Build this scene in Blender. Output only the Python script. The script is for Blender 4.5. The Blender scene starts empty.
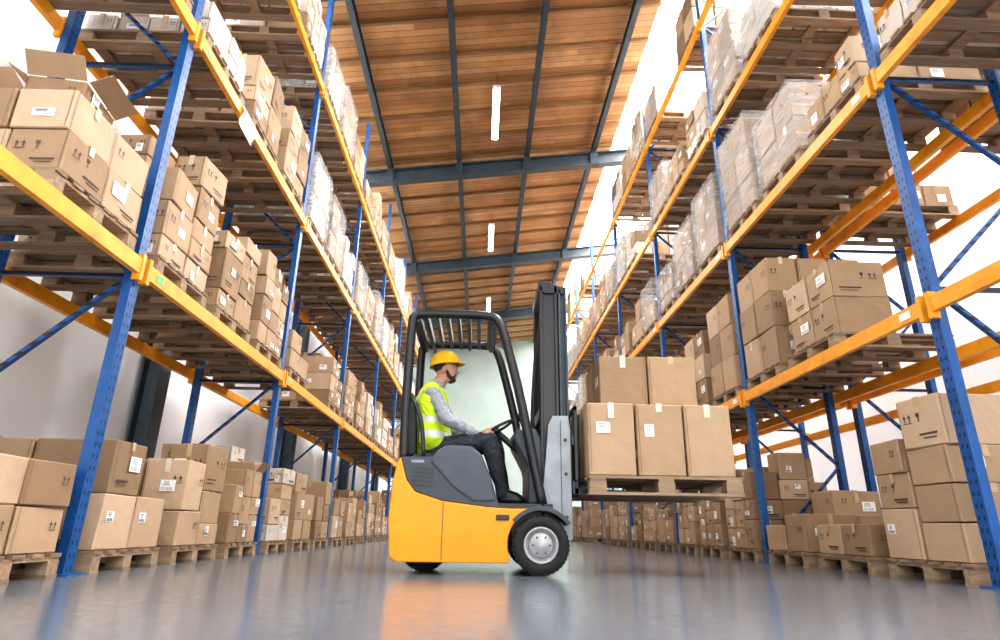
import bpy, bmesh, math, random
from mathutils import Vector, Matrix, Euler
rng = random.Random(11)
S = bpy.context.scene
COL = S.collection
try:
    S.view_settings.view_transform = 'Standard'
    S.view_settings.look = 'Medium High Contrast'
except Exception:
    pass

# ------------------------------------------------------------------ materials
def base_mat(name):
    m = bpy.data.materials.new(name); m.use_nodes = True
    nt = m.node_tree; nt.nodes.clear()
    out = nt.nodes.new('ShaderNodeOutputMaterial')
    b = nt.nodes.new('ShaderNodeBsdfPrincipled')
    nt.links.new(b.outputs[0], out.inputs[0])
    return m, nt, b
def N(nt, typ, **kw):
    n = nt.nodes.new(typ)
    for k, v in kw.items(): setattr(n, k, v)
    return n
def math_(nt, op, a, b=None, c=None):
    n = nt.nodes.new('ShaderNodeMath'); n.operation = op
    for i, x in enumerate((a, b, c)):
        if x is None: continue
        if isinstance(x, (int, float)): n.inputs[i].default_value = x
        else: nt.links.new(x, n.inputs[i])
    return n.outputs[0]
def mix(nt, fac, a, b):
    n = nt.nodes.new('ShaderNodeMixRGB')
    for i, x in enumerate((fac, a, b)):
        if isinstance(x, (int, float)): n.inputs[i].default_value = x
        elif isinstance(x, tuple): n.inputs[i].default_value = (*x, 1) if len(x) == 3 else x
        else: nt.links.new(x, n.inputs[i])
    return n.outputs[0]
def noise(nt, vec, scale, detail=4, rough=.5):
    n = nt.nodes.new('ShaderNodeTexNoise')
    n.inputs['Scale'].default_value = scale; n.inputs['Detail'].default_value = detail
    n.inputs['Roughness'].default_value = rough
    if vec is not None: nt.links.new(vec, n.inputs['Vector'])
    return n.outputs['Fac']
def ramp(nt, fac, stops):
    n = nt.nodes.new('ShaderNodeValToRGB')
    e = n.color_ramp.elements
    while len(e) < len(stops): e.new(.5)
    for i, (p, c) in enumerate(stops):
        e[i].position = p; e[i].color = (*c, 1)
    nt.links.new(fac, n.inputs[0])
    return n.outputs[0]
def coords(nt, kind='Object', scale=None):
    t = nt.nodes.new('ShaderNodeTexCoord')
    o = t.outputs[kind]
    if scale:
        mp = nt.nodes.new('ShaderNodeMapping'); mp.inputs['Scale'].default_value = scale
        nt.links.new(o, mp.inputs[0]); o = mp.outputs[0]
    return o
def bump(nt, b, h, strength=.3, dist=.01):
    n = nt.nodes.new('ShaderNodeBump'); n.inputs['Strength'].default_value = strength
    n.inputs['Distance'].default_value = dist
    nt.links.new(h, n.inputs['Height']); nt.links.new(n.outputs[0], b.inputs['Normal'])

def simple(name, col, rough=.5, metal=0, var=.12, scale=8, coat=0, spec=None, bmp=0, crease=0):
    m, nt, b = base_mat(name)
    o = coords(nt)
    f = noise(nt, o, scale)
    lo = tuple(c * (1 - var) for c in col); hi = tuple(min(1, c * (1 + var)) for c in col)
    c = ramp(nt, f, [(.3, lo), (.7, hi)])
    nt.links.new(c, b.inputs['Base Color'])
    b.inputs['Roughness'].default_value = rough
    b.inputs['Metallic'].default_value = metal
    b.inputs['Coat Weight'].default_value = coat
    if spec is not None: b.inputs['Specular IOR Level'].default_value = spec
    if crease:
        nn = N(nt, 'ShaderNodeTexNoise'); nn.inputs['Scale'].default_value = crease; nn.inputs['Detail'].default_value = 2
        nn.inputs['Distortion'].default_value = 1.2; nt.links.new(o, nn.inputs['Vector'])
        rd = math_(nt, 'ABSOLUTE', math_(nt, 'SUBTRACT', nn.outputs['Fac'], .5))
        bump(nt, b, rd, 1.0, .05)
    elif bmp: bump(nt, b, noise(nt, o, scale * 6), bmp, .005)
    return m
def emis(name, col, s):
    m, nt, b = base_mat(name)
    b.inputs['Base Color'].default_value = (*col, 1)
    b.inputs['Emission Color'].default_value = (*col, 1)
    b.inputs['Emission Strength'].default_value = s
    return m

def cardboard(name, stops):
    m, nt, b = base_mat(name)
    oi = N(nt, 'ShaderNodeObjectInfo'); ge = N(nt, 'ShaderNodeNewGeometry')
    r = math_(nt, 'FRACT', math_(nt, 'ADD', oi.outputs['Random'], math_(nt, 'MULTIPLY', ge.outputs['Random Per Island'], 3.7)))
    c = ramp(nt, r, stops)
    o = coords(nt)
    n1 = noise(nt, o, 5, 5, .6)
    c = mix(nt, math_(nt, 'MULTIPLY', n1, .42), c, (.24, .155, .09))
    nt.links.new(c, b.inputs['Base Color'])
    b.inputs['Roughness'].default_value = .75
    bump(nt, b, noise(nt, o, 9, 3), .45, .018)
    return m
M_CARD = cardboard('cardboard', [(0, (.25, .155, .085)), (.25, (.38, .255, .15)), (.5, (.46, .31, .185)), (.75, (.50, .35, .225)), (1, (.63, .46, .32))])
M_CARDW = cardboard('pale_cardboard', [(0, (.58, .50, .41)), (1, (.74, .70, .65))])
M_PRINT = simple('box_print_ink', (.07, .05, .045), .7)
M_SEAM = simple('box_seam', (.18, .11, .06), .8)
M_TAPE = simple('brown_tape', (.52, .37, .22), .25)
M_TAPE2 = simple('pale_tape', (.66, .58, .45), .25)
M_PAPER = simple('label_paper', (.85, .85, .83), .6, var=.04)
M_INK = simple('label_ink', (.06, .06, .07), .6)
def blue():
    m, nt, b = base_mat('blue_painted_steel')
    o = coords(nt); sep = N(nt, 'ShaderNodeSeparateXYZ'); nt.links.new(o, sep.inputs[0])
    fz = math_(nt, 'SUBTRACT', math_(nt, 'FRACT', math_(nt, 'DIVIDE', sep.outputs[2], .08)), .5)
    a = math_(nt, 'POWER', math_(nt, 'MULTIPLY', fz, .08 / .017), 2)
    yy = math_(nt, 'SUBTRACT', math_(nt, 'ABSOLUTE', sep.outputs[1]), .022)
    bb = math_(nt, 'POWER', math_(nt, 'DIVIDE', yy, .009), 2)
    hole = math_(nt, 'LESS_THAN', math_(nt, 'ADD', a, bb), 1)
    n1 = noise(nt, o, 6, 6, .7)
    c = ramp(nt, n1, [(.3, (.008, .060, .19)), (.62, (.012, .10, .32)), (.8, (.07, .20, .40))])
    c = mix(nt, hole, c, (.005, .01, .025))
    nt.links.new(c, b.inputs['Base Color']); b.inputs['Roughness'].default_value = .38
    return m
M_BLUE = blue()
def orange():
    m, nt, b = base_mat('orange_painted_steel')
    o = coords(nt)
    n1 = noise(nt, o, 5, 6, .7)
    c = ramp(nt, n1, [(.25, (.5, .18, .02)), (.42, (.80, .31, .015)), (.7, (.90, .39, .03))])
    nt.links.new(c, b.inputs['Base Color']); b.inputs['Roughness'].default_value = .4
    return m
M_ORANGE = orange()
def woodm(name, a, b_, c_, sc=(3, 30, 30), dark=(.24, .16, .10), island=.45):
    m, nt, b = base_mat(name)
    o = coords(nt, 'Object', sc)
    ge = N(nt, 'ShaderNodeNewGeometry')
    n1 = noise(nt, o, 1, 6, .6)
    c = ramp(nt, n1, [(.25, a), (.5, b_), (.75, c_)])
    c = mix(nt, math_(nt, 'MULTIPLY', ge.outputs['Random Per Island'], island), c, dark)
    nt.links.new(c, b.inputs['Base Color']); b.inputs['Roughness'].default_value = .75
    bump(nt, b, n1, .2, .004)
    return m
M_PALLET = woodm('pallet_wood', (.20, .125, .07), (.33, .225, .14), (.47, .345, .23), dark=(.14, .095, .065), island=.6)
M_BATTEN = woodm('batten_wood', (.18, .095, .04), (.25, .14, .058), (.32, .18, .08), (1, 12, 12), (.12, .065, .03), .2)
def ceilingm():
    m, nt, b = base_mat('ceiling_planks')
    o = coords(nt); sep = N(nt, 'ShaderNodeSeparateXYZ'); nt.links.new(o, sep.inputs[0])
    k = math_(nt, 'DIVIDE', sep.outputs[1], .17)
    fl = math_(nt, 'FLOOR', k); fr = math_(nt, 'FRACT', k)
    xs = math_(nt, 'FLOOR', math_(nt, 'ADD', math_(nt, 'DIVIDE', sep.outputs[0], 4.5), math_(nt, 'MULTIPLY', fl, .37)))
    cmb = N(nt, 'ShaderNodeCombineXYZ'); nt.links.new(fl, cmb.inputs[0]); nt.links.new(xs, cmb.inputs[1])
    wn = N(nt, 'ShaderNodeTexWhiteNoise', noise_dimensions='2D'); nt.links.new(cmb.outputs[0], wn.inputs['Vector'])
    c = ramp(nt, wn.outputs['Value'], [(0, (.34, .165, .065)), (.5, (.49, .26, .11)), (1, (.63, .37, .175))])
    mp = N(nt, 'ShaderNodeMapping'); mp.inputs['Scale'].default_value = (1.2, 14, 14); nt.links.new(o, mp.inputs[0])
    g = noise(nt, mp.outputs[0], 1.5, 6, .65)
    c = mix(nt, math_(nt, 'MULTIPLY', g, .5), c, (.28, .135, .05))
    big = noise(nt, o, 1.0, 6, .7)
    st = ramp(nt, big, [(.44, (0, 0, 0)), (.66, (.65, .65, .65))])
    c = mix(nt, st, c, (.19, .10, .045))
    seam = math_(nt, 'LESS_THAN', fr, .09)
    c = mix(nt, math_(nt, 'MULTIPLY', seam, .75), c, (.06, .03, .012))
    nt.links.new(c, b.inputs['Base Color']); b.inputs['Roughness'].default_value = .65
    return m
M_CEIL = ceilingm()
def floorm():
    m, nt, b = base_mat('polished_concrete')
    o = coords(nt)
    n1 = noise(nt, o, .5, 4, .5); n2 = noise(nt, o, 14, 5, .6)
    f = math_(nt, 'ADD', math_(nt, 'MULTIPLY', n1, .7), math_(nt, 'MULTIPLY', n2, .3))
    c = ramp(nt, f, [(.32, (.105, .122, .145)), (.5, (.14, .16, .185)), (.68, (.175, .197, .22))])
    mp = N(nt, 'ShaderNodeMapping'); mp.inputs['Scale'].default_value = (2.2, .25, 1); mp.inputs['Rotation'].default_value = (0, 0, .15); nt.links.new(o, mp.inputs[0])
    tr = ramp(nt, noise(nt, mp.outputs[0], 1.5, 5, .6), [(.52, (0, 0, 0)), (.75, (.4, .4, .4))])
    c = mix(nt, tr, c, (.075, .087, .10))
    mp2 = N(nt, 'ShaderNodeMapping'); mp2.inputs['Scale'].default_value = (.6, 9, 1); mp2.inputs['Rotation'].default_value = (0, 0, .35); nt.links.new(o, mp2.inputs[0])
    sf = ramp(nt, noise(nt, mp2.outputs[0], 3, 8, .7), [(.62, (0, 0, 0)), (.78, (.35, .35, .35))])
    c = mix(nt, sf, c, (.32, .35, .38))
    nt.links.new(c, b.inputs['Base Color'])
    r = ramp(nt, n2, [(.3, (.15, .15, .15)), (.7, (.24, .24, .24))])
    nt.links.new(r, b.inputs['Roughness'])
    b.inputs['Specular IOR Level'].default_value = .8
    bump(nt, b, n2, .04, .006)
    return m
M_FLOOR = floorm()
M_WALL = simple('painted_wall', (.86, .88, .90), .8, var=.04, scale=1.5)
M_WALLF = simple('far_wall_paint', (.38, .44, .39), .8, var=.08, scale=1)
M_STEELD = simple('dark_structural_steel', (.040, .058, .075), .5, var=.2)
M_SKYL = emis('skylight_glazing', (.98, .985, 1.0), 10)
M_SKYL2 = emis('dim_skylight_glazing', (.95, .98, 1.0), 4)  # narrow strip, set to glow less than the wide one
M_TUBE = emis('lamp_tube', (1, .99, .95), 14)
M_WHITEM = simple('white_metal', (.7, .7, .7), .4)
M_YEL = simple('forklift_yellow', (.85, .30, .003), .4, var=.05, scale=3, coat=.12, spec=.35)
M_GREY = simple('forklift_grey', (.040, .049, .063), .45, var=.1)
M_GREY2 = simple('mid_grey_plastic', (.060, .071, .09), .5)
M_BLACK = simple('black_steel', (.014, .015, .018), .35, var=.2)
M_RUB = simple('tyre_rubber', (.016, .016, .017), .85, var=.3, scale=20, bmp=.2)
M_RIM = simple('grey_rim', (.38, .38, .39), .5, .1, var=.12)
M_LG = simple('light_grey_steel', (.24, .26, .28), .4, .4, var=.15)
M_CHROME = simple('chrome_rod', (.7, .7, .72), .15, 1, var=.05)
M_SEAT = simple('black_vinyl', (.02, .02, .022), .5, var=.2, bmp=.2)
M_SKIN = simple('skin', (.52, .28, .19), .5, var=.08, scale=10)
M_VEST = simple('hi_vis_yellow', (.58, .80, .02), .6, var=.08, scale=12, crease=6)
M_REFL = simple('reflective_band', (.62, .63, .62), .35, var=.05)
M_SWEAT = simple('light_grey_knit', (.33, .35, .38), .9, var=.15, scale=25, crease=11)
M_TROU = simple('dark_trousers', (.03, .033, .045), .85, var=.25, scale=14, crease=9)
M_HELM = simple('yellow_helmet', (.90, .52, .005), .3, var=.03)
M_BEARD = simple('dark_brown_hair', (.05, .028, .018), .8, var=.4, scale=60, bmp=.6)
M_EYEW = simple('eye_white', (.6, .57, .54), .3)
M_RED = simple('red_lens', (.6, .02, .01), .25)
def wrapm():
    m = bpy.data.materials.new('stretch_film'); m.use_nodes = True
    nt = m.node_tree; nt.nodes.clear()
    out = nt.nodes.new('ShaderNodeOutputMaterial')
    t = nt.nodes.new('ShaderNodeBsdfTransparent'); g = nt.nodes.new('ShaderNodeBsdfPrincipled')
    g.inputs['Base Color'].default_value = (.75, .78, .8, 1); g.inputs['Roughness'].default_value = .18
    mx = nt.nodes.new('ShaderNodeMixShader')
    o = coords(nt, 'Object', (2, 2, 14))
    n1 = noise(nt, o, 1.5, 6, .7)
    r = ramp(nt, n1, [(.38, (.14, .14, .14)), (.7, (.55, .55, .55))])
    nt.links.new(r, mx.inputs[0]); nt.links.new(t.outputs[0], mx.inputs[1]); nt.links.new(g.outputs[0], mx.inputs[2])
    nt.links.new(mx.outputs[0], out.inputs[0])
    bp = nt.nodes.new('ShaderNodeBump'); bp.inputs['Strength'].default_value = .8; bp.inputs['Distance'].default_value = .03
    nt.links.new(n1, bp.inputs['Height']); nt.links.new(bp.outputs[0], g.inputs['Normal'])
    return m
M_WRAP = wrapm()

# ------------------------------------------------------------------ mesh builder
class MB:
    def __init__(s): s.v = []; s.f = []; s.m = []; s.s = []
    def add(s, vs, fs, mat=0, sm=False):
        o = len(s.v); s.v += [tuple(v) for v in vs]
        for f in fs: s.f.append(tuple(i + o for i in f)); s.m.append(mat); s.s.append(sm)
    def box(s, x0, x1, y0, y1, z0, z1, mat=0):
        s.add([(x0, y0, z0), (x1, y0, z0), (x1, y1, z0), (x0, y1, z0), (x0, y0, z1), (x1, y0, z1), (x1, y1, z1), (x0, y1, z1)],
              [(0, 3, 2, 1), (4, 5, 6, 7), (0, 1, 5, 4), (1, 2, 6, 5), (2, 3, 7, 6), (3, 0, 4, 7)], mat)
    def bar(s, p0, p1, w, h, mat=0, up=(0, 0, 1)):
        p0 = Vector(p0); p1 = Vector(p1); d = (p1 - p0).normalized()
        u = Vector(up)
        if abs(d.dot(u)) > .98: u = Vector((0, 1, 0))
        a = d.cross(u).normalized() * (w / 2); b = a.cross(d).normalized() * (h / 2)
        vs = [p + sa * a + sb * b for p in (p0, p1) for sa, sb in ((-1, -1), (1, -1), (1, 1), (-1, 1))]
        s.add(vs, [(0, 1, 2, 3), (7, 6, 5, 4), (0, 4, 5, 1), (1, 5, 6, 2), (2, 6, 7, 3), (3, 7, 4, 0)], mat)
    def cyl(s, p0, p1, r0, r1=None, seg=16, mat=0):
        if r1 is None: r1 = r0
        p0 = Vector(p0); p1 = Vector(p1); d = (p1 - p0).normalized()
        a = d.orthogonal().normalized(); b = d.cross(a)
        vs = []
        for p, r in ((p0, r0), (p1, r1)):
            for i in range(seg):
                t = 2 * math.pi * i / seg; vs.append(p + (a * math.cos(t) + b * math.sin(t)) * r)
        s.add(vs, [(i, (i + 1) % seg, seg + (i + 1) % seg, seg + i) for i in range(seg)], mat, True)
        o = len(s.v) - 2 * seg
        s.f.append(tuple(o + i for i in reversed(range(seg)))); s.m.append(mat); s.s.append(False)
        s.f.append(tuple(o + seg + i for i in range(seg))); s.m.append(mat); s.s.append(False)
    def tube(s, pts, r, seg=10, mat=0, closed=False, smooth=0, flat=1.0):
        P = [Vector(p) for p in pts]
        if smooth:
            Q = []; n = len(P); rg = range(n) if closed else range(n - 1)
            for i in rg:
                p0 = P[(i - 1) % n] if (closed or i > 0) else P[i]; p1 = P[i]; p2 = P[(i + 1) % n]
                p3 = P[(i + 2) % n] if (closed or i + 2 < n) else p2
                for k in range(smooth):
                    t = k / smooth
                    Q.append(.5 * ((2 * p1) + (p2 - p0) * t + (2 * p0 - 5 * p1 + 4 * p2 - p3) * t * t + (3 * p1 - p0 - 3 * p2 + p3) * t ** 3))
            if not closed: Q.append(P[-1])
            P = Q
        n = len(P); rings = []
        nrm = None
        for i in range(n):
            if closed: d = (P[(i + 1) % n] - P[i - 1]).normalized()
            else: d = (P[min(i + 1, n - 1)] - P[max(i - 1, 0)]).normalized()
            if nrm is None: nrm = Vector((0, 1, 0)) - d * d.y if abs(d.y) < .9 else d.orthogonal()
            nrm = (nrm - d * nrm.dot(d)).normalized(); b = d.cross(nrm)
            rr = r[i] if isinstance(r, list) else r
            rings.append([P[i] + nrm * math.cos(2 * math.pi * k / seg) * rr + b * math.sin(2 * math.pi * k / seg) * rr * flat for k in range(seg)])
        vs = [v for R in rings for v in R]; fs = []
        for i in range(n if closed else n - 1):
            j = (i + 1) % n
            for k in range(seg):
                fs.append((i * seg + k, i * seg + (k + 1) % seg, j * seg + (k + 1) % seg, j * seg + k))
        s.add(vs, fs, mat, True)
        if not closed:
            o = len(s.v) - len(vs)
            s.f.append(tuple(o + k for k in range(seg))); s.m.append(mat); s.s.append(False)
            s.f.append(tuple(o + (n - 1) * seg + k for k in reversed(range(seg)))); s.m.append(mat); s.s.append(False)
    def prism(s, poly, y0, y1, mat=0):
        n = len(poly)
        vs = [(x, y0, z) for x, z in poly] + [(x, y1, z) for x, z in poly]
        fs = [tuple(range(n)), tuple(reversed(range(n, 2 * n)))] + [(i, i + n, (i + 1) % n + n, (i + 1) % n) for i in range(n)]
        s.add(vs, fs, mat)
    def rect(s, c, u, v, mat=0):
        c = Vector(c); u = Vector(u); v = Vector(v)
        s.add([c - u - v, c + u - v, c + u + v, c - u + v], [(0, 1, 2, 3)], mat)
    def poly(s, c, u, v, pts, mat=0):
        c = Vector(c); u = Vector(u); v = Vector(v)
        s.add([c + u * a + v * b for a, b in pts], [tuple(range(len(pts)))], mat)
    def lathe(s, c, prof, seg=40, mat=0):
        n = len(prof); vs = []
        for i in range(seg):
            t = 2 * math.pi * i / seg
            for r, y in prof: vs.append((c[0] + r * math.cos(t), c[1] + y, c[2] + r * math.sin(t)))
        fs = []
        for i in range(seg):
            j = (i + 1) % seg
            for k in range(n - 1): fs.append((i * n + k, j * n + k, j * n + k + 1, i * n + k + 1))
        s.add(vs, fs, mat, True)
    def merge(s, o, M):
        k = len(s.v); s.v += [tuple(M @ Vector(v)) for v in o.v]
        s.f += [tuple(i + k for i in f) for f in o.f]; s.m += o.m; s.s += o.s
    def mesh(s, name, mats, bevel=0, seg=2, recalc=True, ang=30):
        me = bpy.data.meshes.new(name); me.from_pydata(s.v, [], s.f)
        for m in mats: me.materials.append(m)
        me.polygons.foreach_set('material_index', s.m); me.polygons.foreach_set('use_smooth', s.s)
        if bevel or recalc:
            bm = bmesh.new(); bm.from_mesh(me)
            if recalc: bmesh.ops.recalc_face_normals(bm, faces=bm.faces)
            if bevel:
                es = [e for e in bm.edges if len(e.link_faces) == 2 and e.calc_face_angle(0) > math.radians(ang)]
                bmesh.ops.bevel(bm, geom=es, offset=bevel, segments=seg, profile=.5, affect='EDGES', clamp_overlap=True)
            bm.to_mesh(me); bm.free()
        me.update()
        return me

def ob(name, me, parent=None, loc=(0, 0, 0), rz=0, label=None, cat=None, group=None, kind=None):
    o = bpy.data.objects.new(name, me); COL.objects.link(o)
    o.location = loc
    if rz: o.rotation_euler = (0, 0, rz)
    if parent: o.parent = parent
    if label: o['label'] = label
    if cat: o['category'] = cat
    if group: o['group'] = group
    if kind: o['kind'] = kind
    return o

# ------------------------------------------------------------------ camera
FPX = 596.0
cam = bpy.data.cameras.new('camera'); cam.lens = 36 * FPX / 1000; cam.sensor_width = 36
co = bpy.data.objects.new('camera', cam); COL.objects.link(co)
CAMZ = .32
RC = Matrix.Rotation(math.radians(-1.54), 4, 'Z') @ Matrix.Rotation(math.radians(90 + 19.4), 4, 'X') @ Matrix.Rotation(math.radians(.85), 4, 'Z')
co.matrix_world = Matrix.Translation((0, 0, CAMZ)) @ RC
S.camera = co
RI = RC.to_3x3().inverted()
def proj(p):
    q = RI @ (Vector(p) - Vector((0, 0, CAMZ)))
    if q.z > -.05: return None
    return 500 + FPX * q.x / -q.z, 320 - FPX * q.y / -q.z, -q.z

# ------------------------------------------------------------------ shell
XL, XR, YB = -4.6, 7.2, 32.0
SL = .135
def roofz(x): return 10.1 + SL * x
mb = MB(); mb.box(XL - .2, XR + .2, -5, YB + .2, -.2, 0)
ob('floor', mb.mesh('floor', [M_FLOOR]), kind='structure')
mb = MB(); mb.box(XL - .2, XL, -5, YB, 0, 9.5); ob('wall_left', mb.mesh('wall_left', [M_WALL]), kind='structure')
mb = MB(); mb.box(XR, XR + .2, -5, YB, 0, 11.1); ob('wall_right', mb.mesh('wall_right', [M_WALL]), kind='structure')
mb = MB(); mb.box(XL - .2, XR + .2, YB, YB + .2, 0, 11.1); ob('wall_back', mb.mesh('wall_back', [M_WALLF]), kind='structure')
XS = 3.45; XW = -3.95
mb = MB(); mb.prism([(XW, roofz(XW)), (XS, roofz(XS)), (XS, roofz(XS) + .12), (XW, roofz(XW) + .12)], -5, YB)
ob('ceiling', mb.mesh('ceiling', [M_CEIL]), kind='structure')
mb = MB(); mb.prism([(XS, roofz(XS)), (XR + .2, roofz(XR + .2)), (XR + .2, roofz(XR) + .1), (XS, roofz(XS) + .08)], -5, YB)
ob('window_1', mb.mesh('window', [M_SKYL]), kind='structure', label='long bright roof skylight glazing strip')
mb = MB(); mb.prism([(XL - .2, roofz(XL - .2)), (XW, roofz(XW)), (XW, roofz(XW) + .08), (XL - .2, roofz(XL) + .08)], -5, YB)
ob('window_2', mb.mesh('window', [M_SKYL2]), kind='structure', label='narrow bright roof skylight above the wall rack')
def bars(xa, xb):
    mb = MB(); yy = -4
    while yy < YB:
        mb.prism([(xa, roofz(xa) - .06), (xb, roofz(xb) - .06), (xb, roofz(xb) - .01), (xa, roofz(xa) - .01)], yy, yy + .05); yy += 1.5
    return mb.mesh('trim', [M_WHITEM])
ob('trim_1', bars(XS, XR), kind='structure', label='thin glazing bars under the skylight')
ob('trim_2', bars(XL, XW), kind='structure', label='thin glazing bars under the narrow skylight')

def ibeam(mb, p0, p1, w, h, t=.02):
    p0 = Vector(p0); p1 = Vector(p1); d = (p1 - p0).normalized()
    up = Vector((0, 0, 1)); sd = d.cross(up).normalized() if abs(d.z) < .9 else Vector((0, 1, 0)); up = sd.cross(d)
    mb.bar(p0 + up * (h / 2 - t / 2), p1 + up * (h / 2 - t / 2), w, t, up=up)
    mb.bar(p0 - up * (h / 2 - t / 2), p1 - up * (h / 2 - t / 2), w, t, up=up)
    mb.bar(p0, p1, t, h - 2 * t, up=up)
for yy in (2, 8, 14, 20, 26):
    mb = MB(); ibeam(mb, (XL, yy, roofz(XL) - .48), (XR, yy, roofz(XR) - .48), .24, .38, .03)
    for x in (-2.65, -.8, 1.05, 2.9): mb.box(x - .1, x + .1, yy - .1, yy + .1, roofz(x) - .68, roofz(x) - .3)
    ob('roof_girder', mb.mesh('roof_girder', [M_STEELD]), label='dark steel roof girder crossing under wooden ceiling', cat='beam', group='roof girders')
for x in (-2.65, -.8, 1.05, 2.9):
    mb = MB(); ibeam(mb, (x, -4, roofz(x) - .19), (x, YB, roofz(x) - .19), .12, .2, .015)
    ob('roof_purlin', mb.mesh('roof_purlin', [M_STEELD]), label='long dark steel purlin below the plank ceiling', cat='beam', group='roof purlins')
yy = .7
while yy < YB:
    mb = MB(); mb.prism([(XW, roofz(XW) - .085), (XS, roofz(XS) - .085), (XS, roofz(XS) - .002), (XW, roofz(XW) - .002)], yy - .035, yy + .035)
    ob('roof_batten', mb.mesh('roof_batten', [M_BATTEN]), label='narrow wooden batten running across the plank ceiling', cat='batten', group='roof battens')
    yy += .95
for yy in (8, 14, 20, 26):
    mb = MB(); ibeam(mb, (XL + .16, yy, 0), (XL + .16, yy, roofz(XL) - .68), .28, .26, .03)
    ob('wall_column', mb.mesh('wall_column', [M_STEELD]), label='dark steel column against the white wall', cat='column', group='wall columns')

# ceiling lamps
LMX = .14
for i, y in enumerate((11.6, 17.9, 24.3)):
    e = ob('ceiling_light', None, loc=(LMX, y, 9.5), label='long white fluorescent fixture hanging below wooden ceiling', cat='lamp', group='hanging ceiling lights')
    mb = MB(); mb.box(-.085, .085, -.9, .9, .02, .10); ob('housing', mb.mesh('housing', [M_WHITEM], .01), e)
    mb = MB(); mb.box(-.075, .075, -.88, .88, -.05, .018); ob('lamp_tube', mb.mesh('lamp_tube', [M_TUBE], .02), e)
    for s in (-.7, .7):
        mb = MB(); mb.cyl((0, s, .1), (0, s, roofz(LMX) - 9.5 - .01), .006, seg=6); ob('suspension_wire', mb.mesh('suspension_wire', [M_STEELD]), e)

# ------------------------------------------------------------------ racks
def make_frame(depth, H, side):
    mb = MB(); w = .1; t = .07
    for x in (0, depth):
        xx = x * side
        mb.box(min(xx, xx + side * t), max(xx, xx + side * t), -w / 2, w / 2, 0, H)
        mb.box(xx - .06, xx + .13, -.09, .09, 0, .012) if side > 0 else mb.box(xx - .13, xx + .06, -.09, .09, 0, .012)
    z = .15; k = 0; x0 = side * t; x1 = side * depth
    mb.bar((x0, 0, z), (x1, 0, z), .04, .03)
    while z + 1.0 < H:
        a, b = (x0, x1) if k % 2 == 0 else (x1, x0)
        mb.bar((a, 0, z), (b, 0, z + .95), .04, .03)
        z += 1.0; k += 1
        if k % 2 == 0: mb.bar((x0, 0, z - .03), (x1, 0, z - .03), .04, .03)
    return mb.mesh('upright_frame', [M_BLUE])
def make_beam(L):
    mb = MB(); mb.box(-.025, .025, -L / 2, L / 2, -.06, .06)
    for s in (-1, 1):
        mb.box(-.032, .032, s * (L / 2 + .002) - .02, s * (L / 2 + .002) + .02, -.11, .10)
    return mb.mesh('load_beam', [M_ORANGE])
def rack(x, side, depth, ys, levels, H, label):
    e = ob('pallet_rack', None, loc=(x, ys[0], 0), label=label, cat='warehouse rack')
    fm = make_frame(depth, H, side)
    for y in ys: ob('upright_frame', fm, e, (0, y - ys[0], 0))
    bm_ = make_beam(ys[1] - ys[0] - .1)
    for a, b in zip(ys[:-1], ys[1:]):
        for z in levels:
            for xx in (.0, depth + .07):
                ob('load_beam', bm_, e, (side * (xx + (-.028 if xx == 0 else .028)), (a + b) / 2 - ys[0], z))
    return e
LX, RX, DEP = -2.68, 3.4, 1.05
LY = [4.3 + 3.5 * k for k in range(-1, 7)]
RY = [4.15 + 3.35 * k for k in range(-1, 7)]
LZ = [2.18, 4.48, 6.85]; RZ = [1.97, 4.08, 6.05, 8.1]
rl = rack(LX, -1, DEP, LY, LZ, 8.9, 'tall blue and orange pallet rack along the white wall')
rr = rack(RX, 1, DEP, RY, RZ, 9.3, 'tall blue and orange pallet rack facing the aisle')
r2 = rack(RX + 1.4, 1, DEP, RY, RZ, 9.3, 'blue and orange pallet rack standing behind the aisle rack')
mb = MB(); mb.box(-.002, .002, -.05, .05, -.03, .03)
GS = simple('green_sticker', (.15, .6, .2), .5)
stg = mb.mesh('sticker', [GS])
mb = MB(); mb.box(-.002, .002, -.06, .06, -.03, .03); stw = mb.mesh('sticker', [M_PAPER])
for (rk, x0, sd, ys, zs) in ((rl, LX, 1, LY, LZ), (rr, RX, -1, RY, RZ)):
    for k in range(1, 5):
        for z in zs[:2]:
            ob('beam_sticker', stg if rk is rl else stw, rk, (sd * .0565, ys[k] + .22 - ys[0], z), label='small sticker on the orange beam')
mb = MB()
vs = []; n = 7
for i in range(n):
    x = LX + .065 + .02 * math.sin(i * 1.1); z = LZ[1] + .06 - i * .045
    vs += [(x, 5.3, z), (x + .01 * math.sin(i), 5.68, z - .02)]
mb.add(vs, [(2 * i, 2 * i + 1, 2 * i + 3, 2 * i + 2) for i in range(n - 1)], 0, True)
ob('paper_sheet', mb.mesh('paper_sheet', [M_PAPER]), label='white paper sheet hanging from the orange beam', cat='paper')

# ------------------------------------------------------------------ pallets
def pallet_mesh(w=1.2, d=.9):
    mb = MB()
    n = 6
    for i in range(n):
        y = -d / 2 + .05 + i * (d - .1) / (n - 1); mb.box(-w / 2, w / 2, y - .05, y + .05, .122, .144)
    for x in (-w / 2 + .07, 0, w / 2 - .07): mb.box(x - .06, x + .06, -d / 2, d / 2, .1, .122)
    for x in (-w / 2 + .07, 0, w / 2 - .07):
        for y in (-d / 2 + .05, 0, d / 2 - .05): mb.box(x - .065, x + .065, y - .05, y + .05, .022, .1)
    for y in (-d / 2 + .05, 0, d / 2 - .05): mb.box(-w / 2, w / 2, y - .05, y + .05, 0, .022)
    return mb.mesh('wooden_pallet', [M_PALLET])
PM = pallet_mesh(); PMBIG = pallet_mesh(1.2, 1.1)
def vis(p, margin=60):
    q = proj(p)
    return q and -margin < q[0] < 1000 + margin and -margin < q[1] < 640 + margin
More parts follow.
